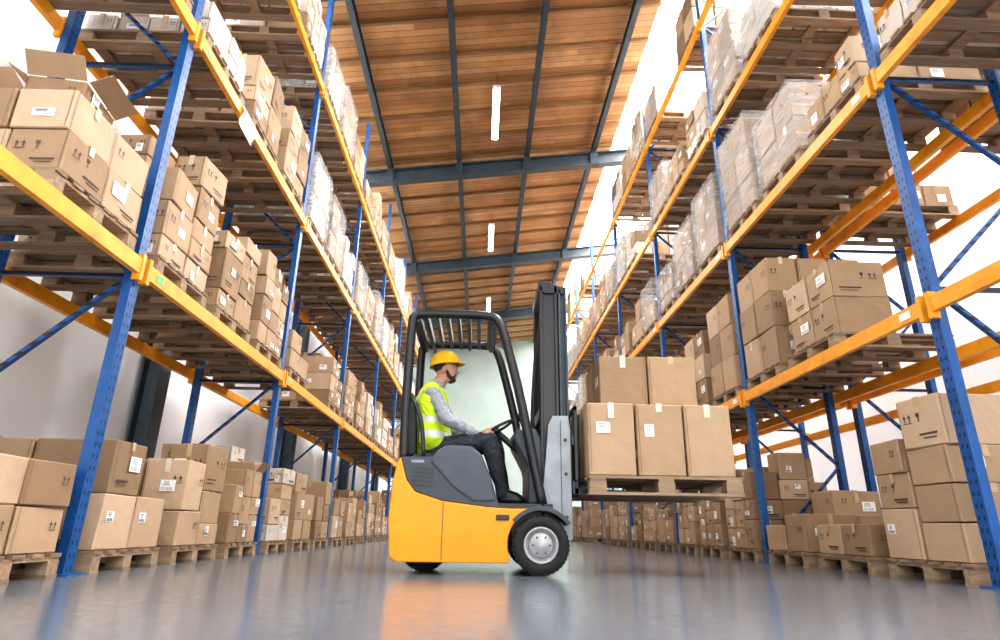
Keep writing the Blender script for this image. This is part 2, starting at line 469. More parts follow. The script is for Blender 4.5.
def put_pallet(x, y, z, lab, grp, rz=0):
    return ob('wooden_pallet', PM, None, (x, y, z), rz, label=lab, cat='pallet', group=grp)

# ------------------------------------------------------------------ box variants
def arrows(mb, c, u, v, s, mat):
    for k in (-1, 1):
        cc = Vector(c) + Vector(u) * (k * s * .55)
        mb.poly(cc, u, v, [(-.1 * s, -.6 * s), (.1 * s, -.6 * s), (.1 * s, .1 * s), (.35 * s, .1 * s), (0, .7 * s), (-.35 * s, .1 * s), (-.1 * s, .1 * s)], mat)
    mb.rect(Vector(c) - Vector(v) * (.78 * s), Vector(u) * s, Vector(v) * (.06 * s), mat)
def glass(mb, c, u, v, s, mat):
    mb.poly(c, u, v, [(-.4 * s, .7 * s), (-.3 * s, .1 * s), (-.06 * s, -.1 * s), (-.06 * s, -.6 * s), (-.3 * s, -.75 * s), (.3 * s, -.75 * s), (.06 * s, -.6 * s), (.06 * s, -.1 * s), (.3 * s, .1 * s), (.4 * s, .7 * s)], mat)
def box_variant(sx, sy, sz, seed, tape=1, mark=None, lab=None, opened=False):
    r = random.Random(seed)
    body = MB(); hx, hy = sx / 2, sy / 2
    hx -= .003; hy -= .003
    j = lambda: r.uniform(-.008, .002)
    bm = bmesh.new(); bmesh.ops.create_cube(bm, size=1)
    for v in bm.verts:
        v.co = Vector((v.co.x * 2 * (hx + j()), v.co.y * 2 * (hy + j()), (v.co.z + .5) * sz + (j() if v.co.z > 0 else 0)))
    bmesh.ops.bevel(bm, geom=bm.edges[:], offset=.008, segments=1, affect='EDGES')
    bm.verts.index_update()
    body.add([v.co for v in bm.verts], [tuple(v.index for v in f.verts) for f in bm.faces], 0); bm.free()
    e = .003
    X = Vector((1, 0, 0)); Y = Vector((0, 1, 0)); Z = Vector((0, 0, 1))
    faces = {'-y': (Vector((0, -hy - e, sz / 2)), X, Z, hx), '+y': (Vector((0, hy + e, sz / 2)), -X, Z, hx),
             '-x': (Vector((-hx - e, 0, sz / 2)), -Y, Z, hy), '+x': (Vector((hx + e, 0, sz / 2)), Y, Z, hy)}
    tp = MB(); w = .024
    if opened:
        for f in faces:
            c, u, v, hw = faces[f]; n = Vector(u).cross(v)
            a = math.radians(r.uniform(15, 75)); L = min(sx, sy) * .42
            d = n * math.cos(a) + v * math.sin(a)
            p = c + v * (sz / 2 - .004)
            body.bar(p, p + d * L, 2 * hw * .97, .004, 0, up=n)
    elif tape:
        l1 = r.uniform(.06, .13); l2 = r.uniform(.06, .13)
        h = (hx if tape == 1 else hy) + e
        path = [(-h, sz - l1), (-h, sz + e), (h, sz + e), (h, sz - l2)]
        vs = []
        for a, z in path:
            for k in (-w, w): vs.append((a, k, z) if tape == 1 else (k, a, z))
        tp.add(vs, [(0, 1, 3, 2), (2, 3, 5, 4), (4, 5, 7, 6)])
    for f in faces:
        c, u, v, hw = faces[f]
        body.rect(c + u * (hw - .02) * r.choice((-1, 1)) - Vector(u).cross(v) * .0006, u * .0022, v * sz * .46, 2)
    for f in faces:
        c, u, v, hw = faces[f]
        if mark and r.random() < .8:
            s = min(.045, sz * .13)
            k = r.choice((-1, 1))
            arrows(body, c + u * k * hw * .55 + v * sz * .1, u, v, s, 1)
            if mark > 1:
                glass(body, c + u * k * (hw * .55 - .11) + v * sz * .1, u, v, s, 1)
                body.rect(c - u * k * hw * .3 - v * sz * .25, u * hw * .4, v * .007, 1)
                body.rect(c - u * k * hw * .35 - v * sz * .33, u * hw * .3, v * .004, 1)
    labels = []
    for f in faces:
        if lab and r.random() < lab:
            lb = MB()
            c, u, v, hw = faces[f]
            lw = r.uniform(.03, .08); lh = r.uniform(.025, .055)
            n = Vector(u).cross(v) * .0012
            cc = c + n + u * r.uniform(-.5, .5) * hw + v * r.uniform(-.22, .22) * sz
            lb.rect(cc, u * lw, v * lh, 0)
            for i in range(3): lb.rect(cc + n + v * (lh * (.65 - i * .28)) - u * lw * .2, u * lw * r.uniform(.35, .65), v * .0025, 1)
            if r.random() < .6:
                for i in range(9): lb.rect(cc + n - v * lh * .55 + u * lw * (-.75 + i * .17), u * r.uniform(.0012, .003), v * lh * .28, 1)
            labels.append(lb)
    return dict(size=(sx, sy, sz), body=body, tape=tp, labels=labels)
SZ = [(.385, .43, .30), (.585, .43, .38), (.385, .285, .24), (.585, .285, .30), (.585, .86, .42), (.385, .43, .44), (.29, .43, .20), (.585, .43, .27),
      (.385, .43, .19), (.29, .43, .32), (.585, .285, .19), (.385, .285, .34)]
VAR = []
for i, s in enumerate(SZ):
    for k in range(3):
        VAR.append(box_variant(*s, seed=i * 10 + k, tape=1 + (k + i) % 2, mark=[0, 1, 2][(i + k) % 3], lab=[.65, .3, .5][k]))
OPENV = {i: box_variant(*SZ[i], seed=900 + i, mark=1, lab=.3, opened=True) for i in (0, 1, 3, 7, 8)}
LOADV = [box_variant(.385, .36, .565, 500 + k, tape=2, mark=0, lab=.5) for k in range(3)]
LOADV2 = [box_variant(.425, .36, .50, 520 + k, tape=2, mark=0, lab=.4) for k in range(2)]
ALLV = VAR + LOADV + LOADV2 + list(OPENV.values())
def fin(vr):
    mats = [M_CARD, M_PRINT, M_SEAM]
    vr['mb'] = vr['body'].mesh('cardboard_box', mats, recalc=False)
    vr['mt'] = vr['tape'].mesh('packing_tape', [M_TAPE if rng.random() < .6 else M_TAPE2], recalc=False) if vr['tape'].v else None
    vr['ml'] = [l.mesh('shipping_label', [M_PAPER, M_INK], recalc=False) for l in vr['labels']]
    full = MB(); full.merge(vr['body'], Matrix())
    k = MB(); k.merge(vr['tape'], Matrix()); k.m = [3] * len(k.m); full.merge(k, Matrix())
    for l in vr['labels']:
        k = MB(); k.merge(l, Matrix()); k.m = [4 + m for m in k.m]; full.merge(k, Matrix())
    vr['fullmb'] = full
    vr['mf'] = full.mesh('cardboard_box', mats + [M_TAPE, M_PAPER, M_INK], recalc=False)
    vr['mfw'] = vr['mf'].copy(); vr['mfw'].materials[0] = M_CARDW
for v in ALLV: fin(v)

BOXES = []
def put(vr, x, y, z, rz, zone, pale=False, force=False, outer=True):
    BOXES.append((vr, x, y, z, rz, zone, pale, force, outer))
OPEN_OK = True
def pick(ty, r, top, z):
    if top and ty in OPENV and r.random() < .12 and OPEN_OK: return OPENV[ty]
    return VAR[ty * 3 + r.randrange(3)]
def stack(cx, cy, z0, H, zone, r, w=1.17, d=.87, types=None, pale=False, side=1, full=False, wrapped=False):
    z = z0; top = z0 + H; ty = r.choice(types or [0, 1, 2, 3, 5, 7])
    while True:
        if r.random() < .35: ty = r.choice(types or [0, 1, 2, 3, 5, 6, 7])
        s = SZ[ty]
        if z + s[2] > top + .06: break
        nx = max(1, int((w + .03) / s[0])); ny = max(1, int((d + .02) / s[1]))
        last = z + s[2] * 2 > top + .06
        px = w / nx; py = d / ny
        ox = r.uniform(-.012, .012); oy = r.uniform(-.008, .008)
        for i in range(nx):
            for j in range(ny):
                if last and not full and r.random() < .25: continue
                fr = (i == (nx - 1 if side < 0 else 0))
                outer = fr or j == 0 or last
                if not outer and j != ny - 1: continue
                x = cx - w / 2 + px * (i + .5) + ox + r.uniform(-.005, .005); y = cy - d / 2 + py * (j + .5) + oy + r.uniform(-.004, .004)
                put(pick(ty, r, last and not wrapped and not full, z), x, y, z, (math.pi if r.random() < .5 else 0) + math.radians(r.uniform(-2.5, 2.5) if last else r.uniform(-.9, .9)), zone, pale, outer=outer)
        z += s[2] + .002
    return z
FOOT = {(3, 2): [0, 5, 8, 0], (4, 2): [6, 9], (2, 3): [3, 10, 3], (3, 3): [2, 11], (2, 2): [1, 7]}
def cols(cx, cy, z0, H, zone, r, w=1.17, d=.87, foot=None, pale=False, side=1):
    foot = foot or r.choice(list(FOOT)); nx, ny = foot; tys = FOOT[foot]
    px = w / nx; py = d / ny; mz = z0
    for i in range(nx):
        for j in range(ny):
            back = i if side > 0 else nx - 1 - i
            tgt = z0 + H * r.uniform(.66, 1.06); z = z0
            while True:
                ty = r.choice(tys); s = SZ[ty]
                if z + s[2] > tgt + .08: break
                top = z + s[2] + min(SZ[t][2] for t in tys) > tgt + .08
                outer = back == 0 or j == 0 or top
                x = cx - w / 2 + px * (i + .5) + r.uniform(-.01, .01); y = cy - d / 2 + py * (j + .5) + r.uniform(-.008, .008)
                put(pick(ty, r, z + s[2] + .19 > tgt + .08, z), x, y, z, (math.pi if r.random() < .5 else 0) + math.radians(r.uniform(-6, 6) if top else r.uniform(-1, 1)), zone, pale and r.random() < .8, outer=outer)
                z += s[2] + .002
            mz = max(mz, z)
    return mz
def wrap(cx, cy, z0, z1, w, d, r):
    n = 10; m = 12; vs = []; fs = []
    per = []
    for i in range(n): per.append((-w / 2 + w * i / n, -d / 2))
    for i in range(n): per.append((w / 2, -d / 2 + d * i / n))
    for i in range(n): per.append((w / 2 - w * i / n, d / 2))
    for i in range(n): per.append((-w / 2, d / 2 - d * i / n))
    for k in range(m + 1):
        for (a, b) in per:
            q = 1 + r.uniform(0, .02)
            vs.append((a * q, b * q, (z1 - z0) * k / m))
    L = len(per)
    for k in range(m):
        for i in range(L): fs.append((k * L + i, k * L + (i + 1) % L, (k + 1) * L + (i + 1) % L, (k + 1) * L + i))
    fs.append(tuple(m * L + i for i in range(L)))
    mb = MB(); mb.add(vs, fs, 0, False)
    ob('stretch_film', mb.mesh('stretch_film', [M_WRAP]), None, (cx, cy, z0), label='clear plastic stretch film wrapped around a pallet of boxes', cat='plastic wrap', group='stretch wrapped pallet loads')

LCX = LX - (DEP + .07) / 2; RCX = RX + (DEP + .07) / 2; R2X = RX + 1.4 + (DEP + .07) / 2
def slots(ys, k):
    a, b = ys[k], ys[k + 1]; n = 3; g = (b - a - .1) / n
    return [a + .05 + g * (i + .5) for i in range(n)]
LABP = {'g': 'weathered wooden pallet on the concrete floor under the rack', 'u': 'wooden pallet resting on the orange rack beams', 'f': 'wooden pallet lifted on the forklift forks'}
def do_load(cx, y, z, H, zone, r, side, types=None, wrapped=False, pale=False, full=False, w=1.17):
    zp = z
    if vis((cx, y, z), 120) or vis((cx - side * .6, y - .4, z + .5), 60):
        put_pallet(cx, y, zp, LABP[zone], 'pallets on the floor' if zone == 'g' else 'pallets on the rack beams', math.radians(r.uniform(-1, 1)))
        bx = cx - side * (1.17 - w) / 2
        if isinstance(types, tuple): zt = cols(bx, y, zp + .146, H, zone, r, w=w, foot=types, pale=pale, side=side)
        elif types is None and r.random() < .7 and not wrapped: zt = cols(bx, y, zp + .146, H, zone, r, w=w, pale=pale, side=side)
        else: zt = stack(bx, y, zp + .146, H, zone, r, w=w, types=types, pale=pale, side=side, full=full, wrapped=wrapped)
        if wrapped: wrap(cx, y, zp + .15, zt + .02, 1.21, .91, r)
        return zt
ov = {
 (0, 0, 2): (.56, [7], False, False, True), (0, 0, 1): (.30, [7], False, False, True),
 (0, 1, 0): (.76, [1], False, False), (0, 1, 1): (.9, (3, 2), False, False), (0, 1, 2): (1.05, (2, 3), False, False),
 (1, 0, 2): (.62, [0], False, False, True), (1, 0, 1): (.8, [1], False, False), (1, 0, 0): (.8, [1], False, False),
 (1, 1, 0): (1.15, (4, 2), False, False), (1, 1, 1): (1.25, (3, 2), False, False), (1, 1, 2): (1.1, (3, 3), False, False),
 (2, 1, 0): (.42, [6], False, True), (2, 1, 1): (1.0, (3, 2), False, False), (2, 1, 2): (1.2, (2, 2), False, False),
}
for k in range(7):
    for lv in range(4):
        z = 0 if lv == 0 else LZ[lv - 1] + .062
        for si, y in enumerate(slots(LY, k)):
            r = random.Random(1000 + k * 97 + lv * 13 + si)
            o = ov.get((lv, k, si))
            if o:
                zt = do_load(LCX, y, z, o[0], 'u' if lv else 'g', r, -1, o[1], o[2], o[3], *(o[4:5] or (False,)))
                if (lv, k, si) == (1, 0, 2):
                    put(OPENV[8], LCX + .27, y - .10, zt, math.radians(8), 'u', force=True)
                    put(OPENV[0], LCX - .30, y + .18, zt, math.radians(-5), 'u', force=True)
            else:
                if r.random() < .04: continue
                do_load(LCX, y, z, r.uniform(.75, 1.35) if lv else r.uniform(.8, 1.25), 'u' if lv else 'g', r, -1, None, lv > 1 and r.random() < .28, r.random() < (.35 if lv > 1 else .12))
OPEN_OK = False
ovr = {
 (0, 1, 0): (1.24, (2, 2), False, False), (0, 1, 1): (.56, [7], False, False), (0, 1, 2): (.72, (2, 2), False, False),
 (0, 0, 2): (1.1, [1], False, False), (0, 0, 1): None, (0, 0, 0): None,
 (1, 1, 0): None, (1, 1, 1): (1.06, [1, 7], False, False, True, .72), (1, 1, 2): (1.32, [5], False, False, True, 1.17),
 (1, 0, 0): None, (1, 0, 1): None, (1, 0, 2): None,
 (1, 2, 0): (1.32, [5], False, False, True), (1, 2, 1): (1.14, [1], False, False, True),
 (2, 1, 0): (.6, (2, 3), False, False), (2, 1, 1): (.88, [5], True, False, True), (2, 1, 2): (1.3, [5], True, False, True), (2, 2, 0): (1.2, [1], True, False),
 (2, 0, 2): (.5, [3], False, True), (2, 0, 1): None, (2, 0, 0): None,
 (3, 1, 0): (.6, [1], True, True), (3, 0, 2): None, (3, 0, 1): None, (3, 0, 0): None, (3, 1, 1): (.8, [0], True, True), (3, 1, 2): (1.2, [0], True, False),
}
for k in range(7):
    for lv in range(5):
        z = 0 if lv == 0 else RZ[lv - 1] + .062
        for si, y in enumerate(slots(RY, k)):
            r = random.Random(3000 + k * 97 + lv * 13 + si)
            key = (lv, k, si)
            if key in ovr:
                o = ovr[key]
                if o: do_load(RCX, y, z, o[0], 'u' if lv else 'g', r, 1, o[1], o[2], o[3], *(o[4:5] or (False,)), w=(o[5] if len(o) > 5 else 1.17))
            else:
                if r.random() < .08 or (lv == 4 and r.random() < .6): continue
                do_load(RCX, y, z, r.uniform(.7, 1.2), 'u' if lv else 'g', r, 1, None, lv > 1 and r.random() < .35, r.random() < (.3 if lv > 1 else .12))
            if k in (1, 2, 3) and lv in (0, 2, 3) and r.random() < .5:
                do_load(R2X, y, z, r.uniform(.6, 1.1), 'u' if lv else 'g', r, 1, None, False, r.random() < .2)

# ------------------------------------------------------------------ forklift
FXS = .14
B0 = Vector((-.2, 5.28, 0))
FK = ob('forklift', None, loc=B0 + Vector((FXS, 0, 0)), label='yellow and grey counterbalance forklift carrying a pallet of boxes', cat='forklift')
PL = -B0
def part(name, mb, mats, bevel=0, seg=2, parent=None, label=None, off=PL):
    return ob(name, mb.mesh(name, mats, bevel, seg), parent or FK, off, label=label)
WC = (.32, .216)
arc = [(WC[0] + .250 * math.cos(math.radians(a)), WC[1] + .250 * math.sin(math.radians(a))) for a in range(100, 205, 7)]
body = [(-.76, .085), (-.81, .12), (-.835, .38), (-.825, .64), (-.80, .80), (-.775, .85), (-.75, .78), (-.72, .68), (-.65, .59), (-.44, .525), (-.1, .485), (.10, .475), (.27, .480)] + arc + [(.08, .085)]
mb = MB(); mb.prism(body, 4.78, 5.79); part('counterweight_body', mb, [M_YEL], .022, 4)
mb = MB(); mb.box(-.427, -.422, 4.777, 4.779, .10, .52); part('panel_seam', mb, [M_BLACK])
mb = MB(); mb.box(-.842, -.825, 4.85, 5.0, .55, .62); part('rear_light', mb, [M_RED], .004)
hood = [(-.775, .845), (-.76, .855), (-.45, .86), (-.30, .84), (-.12, .80), (-.05, .66), (-.01, .54), (.0, .478), (-.1, .485), (-.44, .525), (-.65, .59), (-.72, .68), (-.75, .78)]
mb = MB(); mb.prism(hood, 4.795, 5.775); part('battery_hood', mb, [M_GREY], .02, 3)
for y0, y1 in ((4.785, 4.91), (5.66, 5.785)):
    mb = MB(); mb.prism([(-.55, .82), (-.50, .90), (-.42, .95), (-.22, .945), (-.14, .88), (-.06, .70), (-.02, .52), (-.2, .515), (-.36, .62)], y0, y1)
    part('side_console', mb, [M_GREY2], .024, 3)
mb = MB()
for i in range(5): mb.bar((-.70 + i * .012, 4.793, .645 + i * .032), (-.52 + i * .004, 4.793, .635 + i * .032), .006, .013)
part('vent_grille', mb, [M_BLACK])
mb = MB(); mb.box(-.03, .42, 4.80, 5.77, .478, .515); part('cabin_floor', mb, [M_BLACK], .005)
mb = MB(); mb.prism([(-.02, .39), (.08, .39), (.08, .43), (-.02, .43)], 4.765, 4.80); part('step', mb, [M_BLACK], .005)
mb = MB(); mb.prism([(WC[0] + .280 * math.cos(math.radians(a)), WC[1] + .280 * math.sin(math.radians(a))) for a in range(35, 141, 15)] + [(WC[0] + .245 * math.cos(math.radians(a)), WC[1] + .245 * math.sin(math.radians(a))) for a in range(140, 34, -15)], 4.74, 4.94)
part('mudguard', mb, [M_GREY], .006)
mb = MB(); mb.prism([(.24, .515), (.36, .515), (.355, .80), (.345, 1.03), (.30, 1.12), (.14, 1.10), (.12, 1.03), (.18, .92), (.24, .80)], 4.93, 5.66); part('dashboard', mb, [M_GREY], .02, 3)
mb = MB(); mb.prism([(.10, 1.08), (.13, 1.06), (.22, 1.17), (.19, 1.20)], 5.40, 5.58); part('display_panel', mb, [M_BLACK], .006)
st = ob('seat', None, FK, (0, 0, 0))
mb = MB(); mb.prism([(-.74, .86), (-.26, .86), (-.24, .90), (-.28, .93), (-.70, .91)], 5.04, 5.50); part('cushion', mb, [M_SEAT], .02, 3, st)
mb = MB(); mb.prism([(-.76, .88), (-.69, .90), (-.70, 1.15), (-.735, 1.42), (-.78, 1.44), (-.80, 1.2)], 5.05, 5.49); part('backrest', mb, [M_SEAT], .025, 3, st)
gd = ob('overhead_guard', None, FK, (0, 0, 0))
for y in (4.84, 5.74):
    mb = MB()
    mb.tube([(-.755, y, .82), (-.765, y, 1.2), (-.765, y, 1.6), (-.76, y, 1.96), (-.745, y, 2.035), (-.68, y, 2.06), (-.4, y, 2.065), (-.13, y, 2.06), (-.04, y, 2.03), (.015, y, 1.93), (.08, y, 1.70), (.16, y, 1.38), (.25, y, .95), (.345, y, .50)], .043, 12, 0, smooth=4, flat=.9)
    part('guard_post', mb, [M_BLACK], parent=gd)
for x in (-.64, -.55, -.46, -.37, -.28, -.19, -.10):
    mb = MB(); mb.box(x - .016, x + .016, 4.84, 5.74, 2.02, 2.09); part('roof_bar', mb, [M_BLACK], parent=gd)
mb = MB(); mb.box(-.76, -.69, 4.84, 5.74, 1.98, 2.07); part('roof_bar', mb, [M_BLACK], .01, parent=gd)
mb = MB(); mb.box(-.09, -.03, 4.84, 5.74, 1.99, 2.06); part('roof_bar', mb, [M_BLACK], .01, parent=gd)
mb = MB(); mb.tube([(-.765, 4.84, 1.35), (-.765, 5.74, 1.35)], .018); part('cross_bar', mb, [M_BLACK], parent=gd)
mb = MB(); mb.tube([(-.60, 4.83, .86), (-.63, 4.83, 1.12), (-.70, 4.83, 1.3), (-.75, 4.84, 1.33)], .016, 8, 0, smooth=4); part('grab_handle', mb, [M_BLACK])
def wheel(cx, y0, cz, R, W, name, out=-1):
    e = ob(name, None, FK, (cx - B0.x, y0 - B0.y, cz))
    if out > 0: e.rotation_euler = (0, 0, math.pi)
    mb = MB(); mb.lathe((0, 0, 0), [(R * .60, 0.02), (R * .66, .004), (R * .78, 0), (R * .93, .006), (R * .985, .02), (R, .035), (R, W * .30), (R * .975, W * .31), (R * .975, W * .34), (R, W * .35), (R, W * .65), (R * .975, W * .66), (R * .975, W * .69), (R, W * .7), (R, W - .035), (R * .985, W - .02), (R * .93, W - .004), (R * .62, W)], 56)
    for i in range(40):
        t = 2 * math.pi * i / 40
        c = Vector((math.cos(t), 0, math.sin(t)))
        mb.bar(c * (R * .988) + Vector((0, .008, 0)), c * (R * .988) + Vector((0, W * .28, 0)), .016, .010, 0, up=c)
    ob('tyre', mb.mesh('tyre', [M_RUB]), e)
    mb = MB(); mb.lathe((0, 0, 0), [(R * .62, .014), (R * .60, .004), (R * .55, .004), (R * .53, .03), (R * .42, .045)], 40); ob('rim', mb.mesh('rim', [M_RIM]), e)
    mb = MB(); mb.lathe((0, 0, 0), [(R * .44, .045), (R * .42, .02), (R * .36, .005), (R * .22, .0), (R * .18, -.012), (0, -.014)], 40); ob('hub', mb.mesh('hub', [M_RIM]), e)
    for i in range(6):
        t = 2 * math.pi * i / 6; x, z = math.cos(t) * R * .30, math.sin(t) * R * .30
        mb = MB(); mb.cyl((x, .01, z), (x, -.006, z), R * .035, seg=6); ob('wheel_nut', mb.mesh('wheel_nut', [M_STEELD]), e)
    return e
wheel(.32, 4.735, .216, .213, .19, 'front_wheel')
wheel(.32, 5.84, .216, .213, .19, 'front_wheel', 1)
wheel(-.58, 5.10, .19, .19, .15, 'rear_wheel'); wheel(-.58, 5.47, .19, .19, .15, 'rear_wheel', 1)
mb = MB(); mb.box(.1, .42, 4.95, 5.62, .15, .47); part('axle_housing', mb, [M_BLACK], .01)
for y, s in ((4.95, 1), (5.61, -1)):
    mb = MB()
    def bx(a, b, y0, y1, z0, z1): mb.box(a, b, min(y0, y1), max(y0, y1), z0, z1)
    bx(.345, .37, y, y + s * .07, .14, 2.40); bx(.475, .50, y, y + s * .07, .14, 2.40); bx(.345, .50, y + s * .025, y + s * .045, .14, 2.40)
    part('outer_mast_channel', mb, [M_BLACK], .003, 1)
    mb = MB()
    bx(.51, .53, y + s * .0, y + s * .08, .3, 2.37); bx(.565, .585, y, y + s * .09, .3, 2.37); bx(.51, .585, y + s * .03, y + s * .045, .3, 2.37)
    part('inner_mast_channel', mb, [M_STEELD], .003, 1)
mb = MB(); mb.prism([(.335, 2.36), (.335, 2.45), (.40, 2.45), (.52, 2.40), (.585, 2.39), (.585, 2.33), (.40, 2.33)], 4.95, 5.61); part('mast_crosshead', mb, [M_BLACK], .004)
mb = MB(); mb.box(.345, .38, 4.96, 5.60, .15, .30); part('mast_crossbar', mb, [M_BLACK])
mb = MB(); mb.box(.345, .37, 4.96, 5.60, 1.22, 1.31); part('mast_crossbar', mb, [M_BLACK])
for y in (5.10, 5.46):
    mb = MB(); mb.cyl((.42, y, .2), (.42, y, 1.3), .032); part('lift_cylinder', mb, [M_BLACK])
    mb = MB(); mb.cyl((.42, y, 1.3), (.42, y, 2.36), .018); part('piston_rod', mb, [M_CHROME])
for y in (5.2, 5.36):
    mb = MB(); mb.box(.50, .505, y - .012, y + .012, .85, 2.33)
    for i in range(60): mb.box(.498, .512, y - .015, y + .015, .85 + i * .024, .862 + i * .024)
    part('lift_chain', mb, [M_STEELD])
sp = [(.33, .48), (.355, .66), (.38, .90), (.40, 1.14), (.44, 1.22), (.57, 1.22), (.585, 1.10), (.585, .26), (.53, .22), (.47, .44)]
for a, b in ((4.905, 4.94), (5.62, 5.655)):
    mb = MB(); mb.prism(sp, a, b); part('mast_side_plate', mb, [M_LG], .005)
mb = MB(); mb.box(.50, .505, 4.90, 4.904, .30, 1.18); part('panel_seam', mb, [M_BLACK])
for z in (.42, .75, 1.02):
    mb = MB(); mb.cyl((.54, 4.905, z), (.54, 4.895, z), .014, seg=6); part('bolt', mb, [M_BLACK])
for ya in (5.18, 5.23, 5.34):
    mb = MB(); mb.tube([(.33, ya, 1.0), (.30, ya, 1.2), (.33, ya, 1.8), (.40, ya, 2.3)], .012, 6, smooth=4); part('hydraulic_hose', mb, [M_BLACK])
mb = MB(); mb.box(.59, .612, 4.90, 5.66, .60, .70); part('carriage_plate', mb, [M_STEELD], .004)
mb = MB(); mb.box(.59, .612, 4.90, 5.66, .98, 1.06); part('carriage_plate', mb, [M_STEELD], .004)
mb = MB()
mb.box(.612, .637, 4.88, 4.92, .70, 1.30); mb.box(.612, .637, 5.64, 5.68, .70, 1.30); mb.box(.612, .637, 4.88, 5.68, 1.26, 1.30)
for y in (5.04, 5.20, 5.36, 5.52): mb.box(.615, .632, y - .01, y + .01, 1.0, 1.28)
part('load_backrest', mb, [M_BLACK], .003)
for y in (4.95, 5.50):
    mb = MB(); mb.box(.613, .645, y, y + .1, .60, 1.05)
    mb.add([(.613, y, .60), (.613, y + .1, .60), (1.80, y + .1, .602), (1.80, y, .602), (.613, y, .645), (.613, y + .1, .645), (1.80, y + .1, .615), (1.80, y, .615)],
           [(0, 1, 2, 3), (4, 7, 6, 5), (0, 3, 7, 4), (1, 5, 6, 2), (0, 4, 5, 1), (3, 2, 6, 7)]); part('fork', mb, [M_BLACK])
SC = Vector((-.02, 5.27, 1.15)); SN = Vector((-.5, 0, .866)); SA = Vector((0, 1, 0)); SB = Vector((.866, 0, .5)); SR = .165
sw = ob('steering_wheel', None, FK, (0, 0, 0))
mb = MB(); mb.tube([SC + (SA * math.cos(t) + SB * math.sin(t)) * SR for t in [i * math.pi / 14 for i in range(28)]], .013, 8, 0, True)
part('rim', mb, [M_SEAT], parent=sw)
mb = MB()
for a in (90, 210, 330):
    t = math.radians(a); mb.bar(SC - SN * .02, SC + (SA * math.cos(t) + SB * math.sin(t)) * SR, .03, .008, 0)
mb.cyl(SC - SN * .03, SC + SN * .01, .035); mb.cyl(SC - SN * .03, Vector((.24, 5.27, .92)), .028)
part('steering_column', mb, [M_BLACK], parent=sw)
for i in range(4):
    mb = MB(); mb.cyl((.22, 5.08 - i * .035, 1.10), (.17, 5.08 - i * .035, 1.22), .006, seg=8); mb.cyl((.17, 5.08 - i * .035, 1.21), (.16, 5.08 - i * .035, 1.245), .013, seg=8)
    part('control_lever', mb, [M_BLACK])
mb = MB(); mb.rect((-.64, 4.793, .82), (.05, 0, 0), (0, 0, .011)); part('model_plate', mb, [M_LG])

# ------------------------------------------------------------------ lifted pallet load
LO = FXS + .045
o = ob('wooden_pallet', PMBIG, None, (1.255 + LO - .01, 5.255, .585), label=LABP['f'], cat='pallet')
zt = .585 + .146
for i in range(3):
    for j in range(3):
        put(LOADV[(i + j) % 3], .655 + .185 + i * .388 + LO, 4.71 + .182 + j * .364, zt, math.pi * ((i * 2 + j) % 2), 'f', force=True)
for i in range(2):
    for j in range(2):
        put(LOADV2[(i + j) % 2], .84 + .205 + i * .432 + LO, 5.08 + .182 + j * .364, zt + .568, math.pi * ((i + j) % 2), 'f', force=True)

# ------------------------------------------------------------------ emit boxes
scored = []
for idx, b in enumerate(BOXES):
    vr, x, y, z, rz, zone, pale, force, outer = b
    q = proj((x, y, z + .15))
    s = -1
    if q and -50 < q[0] < 1050 and -50 < q[1] < 690:
        s = vr['size'][1] * vr['size'][2] / (q[2] ** 2) * (1 if outer else .25) * (.3 if x > 4.7 else 1)
        if abs(q[0] - 500) < 90 and y > 9: s *= .3
    if force: s = 99
    if q and -140 < q[0] < 1140 and -140 < q[1] < 780: scored.append((s, idx))
scored.sort(reverse=True)
LB = {'g': 'brown cardboard box stacked on a floor pallet under the rack', 'u': 'brown cardboard box stacked on a pallet on the rack beams', 'f': 'tall brown cardboard box on the pallet the forklift carries'}
LBW = {'g': 'pale cardboard box stacked on a floor pallet under the rack', 'u': 'pale cardboard box stacked on a pallet on the rack beams'}
GR = {'g': 'boxes on the floor pallets', 'u': 'boxes on the rack shelves', 'f': 'boxes on the forklift pallet'}
OPS = [id(v) for v in OPENV.values()]
rest = MB(); restw = MB()
for n, (s, idx) in enumerate(scored):
    vr, x, y, z, rz, zone, pale, force, outer = BOXES[idx]
    if n < 298 and s > 0:
        lab = (LBW if pale else LB)[zone]
        if id(vr) in OPS: lab = 'open cardboard box with raised flaps on a rack pallet'
        if n < 120 and not pale:
            o = ob('cardboard_box', vr['mb'], None, (x, y, z), rz, label=lab, cat='box', group=GR[zone])
            if vr['mt']: ob('packing_tape', vr['mt'], o)
            for l in vr['ml']: ob('shipping_label', l, o, label='white printed paper label')
        else:
            ob('cardboard_box', vr['mfw'] if pale else vr['mf'], None, (x, y, z), rz, label=lab, cat='box', group=GR[zone])
    else:
        (restw if pale else rest).merge(vr['fullmb'], Matrix.Translation((x, y, z)) @ Matrix.Rotation(rz, 4, 'Z'))
big = MB(); big.merge(rest, Matrix()); k = MB(); k.merge(restw, Matrix()); k.m = [6 if m == 0 else m for m in k.m]; big.merge(k, Matrix())
ob('cardboard_boxes', big.mesh('cardboard_boxes', [M_CARD, M_PRINT, M_SEAM, M_TAPE, M_PAPER, M_INK, M_CARDW], recalc=False), None,
   label='many small cardboard boxes stacked along both rack rows', cat='boxes', kind='stuff')
print('BOXCOUNT', len(scored))

